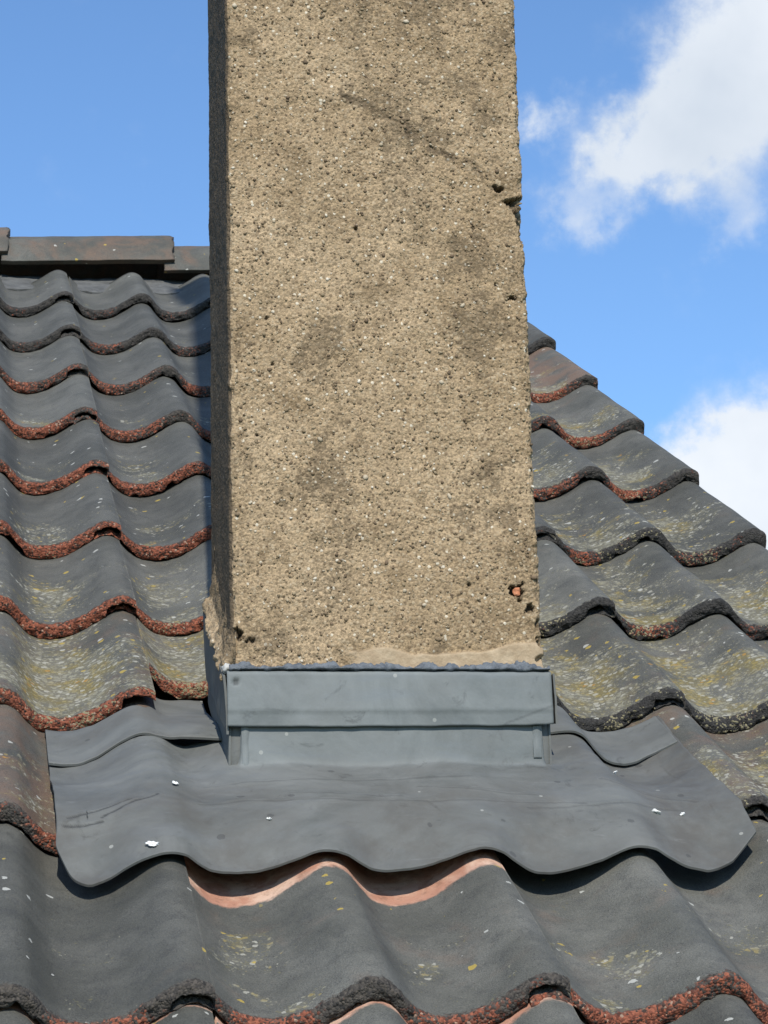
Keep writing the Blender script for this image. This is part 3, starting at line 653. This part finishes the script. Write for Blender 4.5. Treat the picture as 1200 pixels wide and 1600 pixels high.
# loose pebbles thrown into the render (too small to pick apart singly)
def build_pebbles(n=5200):
    rs = np.random.RandomState(5)
    phi = (1+5**0.5)/2
    iv = np.array([(-1, phi, 0), (1, phi, 0), (-1, -phi, 0), (1, -phi, 0), (0, -1, phi), (0, 1, phi), (0, -1, -phi), (0, 1, -phi), (phi, 0, -1), (phi, 0, 1), (-phi, 0, -1), (-phi, 0, 1)])/math.hypot(1, phi)
    fi = np.array([(0, 11, 5), (0, 5, 1), (0, 1, 7), (0, 7, 10), (0, 10, 11), (1, 5, 9), (5, 11, 4), (11, 10, 2), (10, 7, 6), (7, 1, 8), (3, 9, 4), (3, 4, 2), (3, 2, 6), (3, 6, 8), (3, 8, 9), (4, 9, 5), (2, 4, 11), (6, 2, 10), (8, 6, 7), (9, 8, 1)])
    x = rs.uniform(CX0+0.004, CX1-0.002, n); z = rs.uniform(0.315, 1.12, n)
    keep = ~(((z < 0.342) & (x > 0.185)) | ((x > 0.352) & (z > 0.79) & (z < 0.86)) | ((x > 0.358) & (z < 0.412)) | ((x < 0.082) & (z < 0.365))); x, z = x[keep], z[keep]; n = len(x)
    x = x+0.003*np.clip((z-0.34)/0.72, 0, 1)*np.clip((CX1-x)/(CX1-CX0), 0, 1)*1.0
    r = 0.0009+0.0010*rs.rand(n)**2.2+0.0010*(rs.rand(n) > 0.97)
    big = fbm(x, 0*x+CY0, z, 9, 3, 11); mid = fbm(x, 0*x+CY0, z, 45, 3, 14)
    y = CY0-(0.0016*big+0.0012*mid)-0.0002
    sc = np.stack([r*rs.uniform(0.8, 1.45, n), r*rs.uniform(0.6, 0.9, n), r*rs.uniform(0.75, 1.2, n)], -1)
    ang = rs.uniform(0, np.pi, n)
    v = iv[None]*(1+0.22*rs.uniform(-1, 1, (n, 12, 1)))*sc[:, None, :]
    cx = v[..., 0]*np.cos(ang)[:, None]-v[..., 2]*np.sin(ang)[:, None]; cz = v[..., 0]*np.sin(ang)[:, None]+v[..., 2]*np.cos(ang)[:, None]
    v = np.stack([cx+x[:, None], v[..., 1]+y[:, None], cz+z[:, None]], -1)
    f = (fi[None]+(np.arange(n)*12)[:, None, None]).reshape(-1, 3)
    tone = np.repeat(rs.rand(n)[:, None]**1.25, 12, 1)
    return mesh_np('pebbles', v.reshape(-1, 3), f, dict(tone=tone))
peb = link('pebbles', build_pebbles(), M_PEB, chim); peb['kind'] = 'stuff'

# splayed mortar fillet along the left flank, above the side flashing
def build_fillet():
    nu, nv = 90, 26
    t = np.linspace(0, 1, nu); P = np.zeros((nu, nv, 3))
    for i, q in enumerate(t):
        y = CY0-0.002+0.158*q; zl = 0.306+(y-CY0)*math.tan(A)+0.016*q
        ht = 0.034+0.022*q; wd = 0.0105+0.003*q
        for j, p in enumerate(np.linspace(0, 1, nv)):
            if p < 0.2: x, z = CX0+0.004-(wd+0.004)*(p/0.2), zl
            elif p < 0.35: x, z = CX0-wd, zl+(p-0.2)/0.15*0.006
            elif p < 0.6:
                u = (p-0.35)/0.25; x, z = CX0-wd+(wd-0.0055)*u, zl+0.006+0.012*u
            else:
                u = (p-0.6)/0.4; x, z = CX0-0.0055*(1-u)**1.6+0.003*u, zl+0.018+ht*u
            P[i, j] = (x, y, z)
    n1 = fbm(P[..., 0], P[..., 1], P[..., 2], 60, 3, 3); n2 = fbm(P[..., 0], P[..., 1], P[..., 2], 190, 3, 8)
    P[..., 0] -= 0.0022*n1+0.0018*n2; P[..., 2] += 0.0020*fbm(P[..., 0]+4, P[..., 1], P[..., 2], 110, 3, 5)
    f = gridfaces(nu, nv, close_v=True, flip=True).tolist()+[list(range(nv)), list(range((nu-1)*nv, nu*nv))[::-1]]
    z = np.zeros(nu*nv)
    me = bpy.data.meshes.new('mortar_fillet'); me.from_pydata(P.reshape(-1, 3).tolist(), [], f); me.update()
    for k in ('dirt', 'patch', 'pit_and_shade'):
        a = me.attributes.new(k, 'FLOAT', 'POINT'); a.data.foreach_set('value', ((0.9*np.tile(np.linspace(0, 1, nv) > 0.62, nu)+0.15) if k == 'dirt' else z).astype(np.float32))  # upper flare coloured darker to stand in for shade
    return me
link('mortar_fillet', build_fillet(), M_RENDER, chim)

# a scrap of orange brick showing in the deep hole near the right arris
def lump(name, c, sc, seed, mat, parent, n=14, amp=0.3):
    th = np.linspace(0, np.pi, n); ph = np.linspace(0, 2*np.pi, 2*n, endpoint=False)
    T_, Ph = np.meshgrid(th, ph, indexing='ij')
    d = np.stack([np.sin(T_)*np.cos(Ph), np.sin(T_)*np.sin(Ph), np.cos(T_)], -1)
    r = 1+amp*fbm(d[..., 0]+seed, d[..., 1], d[..., 2], 1.6, 3, seed)
    P = d*r[..., None]*np.array(sc)+np.array(c)
    return link(name, mesh_np(name, P.reshape(-1, 3), gridfaces(n, 2*n, close_v=True, flip=True)), mat, parent)
lump('brick_scrap', (0.3672, CY0+0.0030, 0.4010), (0.0042, 0.0040, 0.0046), 4, M_BRICK, stack)

# ------------------------------------------------------------------ the lead flashing
lead = empty('lead_flashing', 'dull grey lead flashing dressed round the chimney foot and over the tiles', 'flashing')

CF = CY0-0.011                         # outer plane of the upstand under the cover band
def lead_h(x, s):
    """height of the dressed lead above the crest plane, s in gauges"""
    wv = wave(x)
    near = sstep(-0.02, 0.075, x)*sstep(0.455, 0.37, x)                 # 1 in front of the stack
    lowa = 0.54+0.05*np.sin(x*23+1)+0.36*sstep(-0.03, -0.09, x)+0.15*sstep(0.46, 0.54, x)
    up_front = lowa*sstep(0.88, 0.68, s)+0.08*sstep(0.68, 0.88, s)
    up_side = lowa*sstep(0.95, 0.70, s)+0.34*sstep(0.70, 0.95, s)+0.40*sstep(1.10, 1.50, s)
    a = near*up_front+(1-near)*up_side
    base = 0.0055-np.maximum(s-1, 0)*0.0190-0.0075*sstep(1.0, 0.62, s)
    a = a+(0.22*sstep(0.43, 0.47, x)+0.12*sstep(0.0, -0.06, x))*sstep(1.1, 1.45, s)
    h = base-AMP*a*(1-wv)-0.032*sstep(1.90, 2.04, s)*(1-sstep(-0.03, 0.0, x)*sstep(0.2, 0.1, x))
    h = h-0.002*sstep(0.76, 0.68, s)
    return h+H0
def apron():
    nx, ns = 420, 190
    xs = np.linspace(-0.118, 0.559, nx); t = np.linspace(0, 1, ns)
    P = np.zeros((nx, ns, 3)); dust = np.zeros((nx, ns)); scr = np.zeros((nx, ns))
    S0 = np.zeros((nx, ns))
    for i, x in enumerate(xs):
        f0 = 0.655+0.020*wave(x)+0.010*math.sin(x*31)
        # rounded, trimmed corners
        f0 += 0.16*max(0, (-0.085-x)/0.033)**2.2 + 0.125*max(0, (x-0.498)/0.061)**1.25
        infront = sstep(0.055, 0.066, np.array(x))*sstep(0.392, 0.383, np.array(x))
        top_side = 1.64+0.42*float(sstep(0.40, 0.46, np.array(x)))
        S0[i] = f0+(top_side-f0)*t
    X = np.repeat(xs[:, None], ns, 1)
    Hh = lead_h(X, S0)
    n = fbm(X, S0*G, 0*X, 16, 3, 5); Hh = Hh+0.0012*n+0.0005*fbm(X, S0*G, 0*X, 60, 2, 9)
    # soft crumples towards the left edge and a line where the sheet was folded
    for (x0, a0, x1, a1, dep) in [(0.03, 1.16, 0.30, 1.19, 0.0008), (0.11, 1.06, 0.22, 1.02, 0.0010), (0.24, 1.10, 0.36, 1.02, 0.0008), (0.43, 1.15, 0.52, 1.02, 0.0012), (-0.108, 0.93, -0.045, 1.02, 0.0022), (-0.112, 0.90, -0.075, 0.90, 0.0020), (-0.075, 0.93, -0.02, 1.04, 0.0012), (0.02, 1.00, 0.40, 0.955, 0.0010), (0.34, 0.92, 0.50, 0.97, 0.0010)]:
        dx, ds = x1-x0, (a1-a0)*G; tt = np.clip(((X-x0)*dx+(S0-a0)*G*ds)/(dx*dx+ds*ds), 0, 1)
        d = np.hypot(X-x0-tt*dx, (S0-a0)*G-tt*ds+0.002*fbm(X, S0, 0*X, 40, 2, 3))
        Hh += dep*sstep(0.010, 0.0, d)-dep*0.9*sstep(0.0035, 0.0, d)
        scr = np.maximum(scr, sstep(0.0020, 0.0006, d)*(0.75 if x1 < 0 else 0.25))
    Xw = X+0.0018*fbm(X, S0*G, 0*X, 22, 2, 44)*((X < -0.09) | (X > 0.53))
    P[..., 0] = Xw; P[..., 1] = S0*G*CA-Hh*SA; P[..., 2] = S0*G*SA+Hh*CA
    # upstand: in front of the stack the sheet rolls up against it
    infr = sstep(0.0675, 0.0725, X)*sstep(0.3895, 0.3850, X)
    Rb = 0.0035
    yb = CF-Rb
    over = np.maximum(P[..., 1]-yb, 0)
    ylim = np.where(over > 0, yb+Rb*(1-np.exp(-over/Rb)), P[..., 1])
    zup = P[..., 2]+np.maximum(over-np.maximum(ylim-yb, 0), 0)*0.62
    P[..., 1] = P[..., 1]*(1-infr)+ylim*infr
    P[..., 2] = P[..., 2]*(1-infr)+np.minimum(zup, 0.305)*infr
    dust = np.clip(0.25+0.35*fbm(X, S0*G, 0*X, 12, 3, 61)+0.35*(1-wave(X))*sstep(1.1, 0.8, S0)+0.25*sstep(0.38, 0.5, X), 0, 0.8)
    clean = 0.75*infr*sstep(1.28, 1.36, S0)
    return sheet('apron', P[:, ::-1], np.array([0, 0.0024*SA, -0.0024*CA])*1.0, M_LEAD, lead, dict(dust=dust[:, ::-1], scratch=scr[:, ::-1], clean=clean[:, ::-1]))
apron_o = apron()

def side_sheet(x0, x1, front, back, wav, bend, hh=0.0035):
    """lead lying on the tiles beside the stack, its front edge lapping over the apron"""
    nx, ns = 120, 60; xs = np.linspace(x0, x1, nx); t = np.linspace(0, 1, ns)
    X = np.repeat(xs[:, None], ns, 1); S = np.zeros((nx, ns))
    for i, x in enumerate(xs): S[i] = front(x)+(back-front(x))*t
    Hh = bend(X, S)+0.0010*fbm(X, S*G, 0*X, 26, 3, 13)
    P = np.stack([X, S*G*CA-Hh*SA, S*G*SA+Hh*CA], -1)
    dust = np.clip(0.15+0.3*fbm(X, S, 0*X, 9, 2, 3), 0, 1)
    return sheet('side_sheet', P[:, ::-1], np.array([0, 0.0024*SA, -0.0024*CA]), M_LEAD, lead, dict(dust=dust, scratch=0*dust))
# left: over one roll, then a flat gutter up to the stack
def bend_l(x, s):
    r = wave(x); flat = sstep(-0.03, 0.02, x)
    return lead_h(x, s)*(1-flat)+(-0.0095-0.040*sstep(1.60, 2.25, s)-0.020*sstep(2.25, 2.36, s))*flat+0.0040+H0*flat
side_sheet(-0.119, CX0-0.003, lambda x: 1.555+0.045*sstep(-0.09, -0.04, np.array(x))-0.02*sstep(-0.02, 0.06, np.array(x)), 2.55, 1, bend_l)
def bend_r(x, s):
    return lead_h(x, s)+0.0048*(1-0.8*sstep(0.52, 0.555, x))
side_sheet(CX1+0.003, 0.557, lambda x: 1.625-0.055*sstep(0.40, 0.49, np.array(x))+0.06*sstep(0.49, 0.545, np.array(x)), 2.25, 1, bend_r)

# cover band across the front: a folded strip tucked under the render
def cover_band():
    x0, x1 = 0.0575, 0.3958
    nx, nz = 130, 40
    zt, zf, zb = 0.3135, 0.272, 0.2555
    xs = np.linspace(x0, x1, nx)
    # path of the section from the chase to the drip edge
    sec = [(CY0+0.012, zt+0.0005), (CY0-0.012, zt), (CY0-0.0165, zt-0.0025), (CY0-0.0185, zf), (CY0-0.0172, zf-0.0035), (CY0-0.0160, zb)]
    sec = np.array(sec); ln = np.concatenate([[0], np.cumsum(np.linalg.norm(np.diff(sec, axis=0), axis=1))])
    tq = np.linspace(0, ln[-1], nz); yz = np.stack([np.interp(tq, ln, sec[:, i]) for i in (0, 1)], -1)
    X = np.repeat(xs[:, None], nz, 1); Y = np.repeat(yz[None, :, 0], nx, 0); Z = np.repeat(yz[None, :, 1], nx, 0)
    lowk = sstep(zt, zb, Z)
    Y = Y-0.0014*fbm(X, Z, 0*X, 7, 2, 3)*lowk-0.0004*fbm(X, Z, 0*X, 40, 2, 5)*lowk
    Z = Z+0.0008*fbm(X, 0*X, 0*X, 6, 2, 8)*lowk+0.0003*fbm(X, 0*X, 0*X, 60, 2, 9)
    # dog-eared lower right corner
    q = np.clip((X-(x1-0.045))/0.045, 0, 1)*np.clip((zf-Z+0.008)/0.02, 0, 1)
    Y = Y-0.003*q; Z = Z+0.0015*q
    fold = sstep(0.0022, 0.0, np.abs((Z-zb-0.003)-(X-(x1-0.05))*0.36))*(X > x1-0.05)
    P = np.stack([X, Y, Z], -1)
    dust = np.clip(0.05+0.25*fbm(X, Z, 0*X, 18, 3, 7), 0, 1); scr = 0.35*fold
    lump_ = np.hypot((X-0.0665)/0.0045, (Z-0.3015)/0.0045); P[..., 1] += 0.003*sstep(1, 0.4, lump_); scr = np.maximum(scr, 0.6*sstep(1.0, 0.6, lump_))
    sheet('cover_band', P[:, ::-1], np.array([0, 0.0022, 0.0004]), M_LEAD, lead, dict(dust=dust[:, ::-1], scratch=scr[:, ::-1], clean=0*dust+0.85))
cover_band()
# return of the band round the right corner, standing a little off
def panel(name, pts, off, seed, nu=40, nv=40, amp=0.001):
    a, b, c, d = [np.array(p, float) for p in pts]
    u = np.linspace(0, 1, nu)[:, None, None]; v_ = np.linspace(0, 1, nv)[None, :, None]
    P = (a*(1-u)+b*u)*(1-v_)+(d*(1-u)+c*u)*v_
    n = fbm(P[..., 0], P[..., 1], P[..., 2], 18, 3, seed)
    P = P+np.array(off)/np.linalg.norm(off)*(amp*n)[..., None]
    dd = np.clip(0.1+0.3*fbm(P[..., 0], P[..., 1], P[..., 2], 15, 2, seed+3), 0, 1)
    return sheet(name, P, np.array(off), M_LEAD, lead, dict(dust=dd, scratch=0*dd))
TA = math.tan(A)
# flat lead facing across the front of the stack behind the upstand
panel('front_upstand', [(0.0600, CF+0.0050, 0.1900), (0.3950, CF+0.0050, 0.1900), (0.3950, CF+0.0050, 0.2850), (0.0600, CF+0.0050, 0.2850)], (0, 0.0020, 0), 9, amp=0.0004)
panel('cover_return', [(0.4000, CY0-0.010, 0.2590), (0.3990, CY0+0.022, 0.2640), (0.3985, CY0+0.022, 0.3110), (0.3995, CY0-0.010, 0.3115)], (0.0020, 0, 0), 3)
# left side flashing climbing with the roof
panel('side_cover', [(0.0560, CY0-0.012, 0.2480), (0.0545, CY0+0.170, 0.2400+0.170*TA), (0.0515, CY0+0.170, 0.3160+0.170*TA), (0.0540, CY0-0.012, 0.3080)], (0.0024, 0, 0), 5)
panel('side_upstand', [(0.0600, CF+0.0040, 0.1950), (0.0600, CY1+0.010, 0.2050+(CY1-CY0)*TA), (0.0630, CY1+0.010, 0.2900+(CY1-CY0)*TA), (0.0600, CF+0.0040, 0.2850)], (0.0020, 0, 0), 6)
panel('side_upstand', [(0.3950, CF+0.0040, 0.1950), (0.3960, CY1+0.010, 0.2050+(CY1-CY0)*TA), (0.3950, CY1+0.010, 0.2900+(CY1-CY0)*TA), (0.3950, CF+0.0040, 0.2850)], (-0.0020, 0, 0), 7)
# folded ears of the upstand, left and right
def ear(x, wtop, wbot, z0, z1, y, seed):
    nu, nv = 14, 24; P = np.zeros((nu, nv, 3))
    for i, u in enumerate(np.linspace(-1, 1, nu)):
        for j, q in enumerate(np.linspace(0, 1, nv)):
            wd = wbot*(1-q)+wtop*q
            P[i, j] = (x+u*wd/2, y-0.0014*(1-abs(u)**1.6)*min(1, q*3)-0.0006*math.sin(q*7)-0.003*max(0, 0.35-q), z0+(z1-z0)*q)
    dd = np.full((nu, nv), 0.05)
    sheet('folded_ear', P, np.array([0, 0.005, 0]), M_LEAD, apron_o, dict(dust=dd, scratch=0*dd, clean=0*dd+0.8))
ear(0.0760, 0.0085, 0.0060, 0.2030, 0.2570, CF-0.0002, 1)
ear(0.3790, 0.0090, 0.0085, 0.2230, 0.2570, CF-0.0004, 2)

# sealant squeezed out along the top of the band, and a pale dab at the corner
def bead():
    nu, nv = 320, 12; xs = np.linspace(0.0600, 0.3950, nu); P = np.zeros((nu, nv, 3))
    hgt = 0.0064+0.0026*fbm(xs, 0*xs, 0*xs, 90, 4, 3, 0.65)-0.0018*sstep(0.2, 0.1, xs)
    dn = 0.0012+0.0022*np.clip(fbm(xs, 0*xs+3, 0*xs, 90, 3, 8), 0, 1)
    for j, q in enumerate(np.linspace(0, 2*np.pi, nv, endpoint=False)):
        P[:, j, 0] = xs; P[:, j, 1] = CY0-0.0085+0.0085*np.cos(q)+0.0012*fbm(xs, 0*xs+j, 0*xs, 80, 2, 5)
        P[:, j, 2] = 0.3155+np.where(np.sin(q) > 0, hgt, dn)*np.sin(q)
    f = gridfaces(nu, nv, close_v=True, flip=True).tolist()+[list(range(nv)), list(range((nu-1)*nv, nu*nv))[::-1]]
    me = bpy.data.meshes.new('sealant_bead'); me.from_pydata(P.reshape(-1, 3).tolist(), [], f); me.update()
    link('sealant_bead', me, M_SEAL, lead)
bead()
lump('mortar_dab', (0.0590, CY0-0.008, 0.3165), (0.0055, 0.006, 0.0052), 8, M_PALE, lead, 14, 0.35)

# bird droppings spattered on the apron
for i, (x, s, r) in enumerate([(-0.031, 0.722, 0.0050), (0.000, 1.14, 0.0028), (0.082, 0.86, 0.0022), (0.470, 0.93, 0.0040), (0.497, 0.93, 0.0026), (0.457, 1.28, 0.0026)]):
    h = float(lead_h(np.array(x), np.array(s)))+0.0012
    p = roofpt(x, s*G, h)
    o = lump('dropping', (0, 0, 0), (r, r*0.9, 0.0010), 20+i, M_DROP, apron_o, 12, 0.75)
    o.location = p; o.rotation_euler = (A, 0, i*0.8)
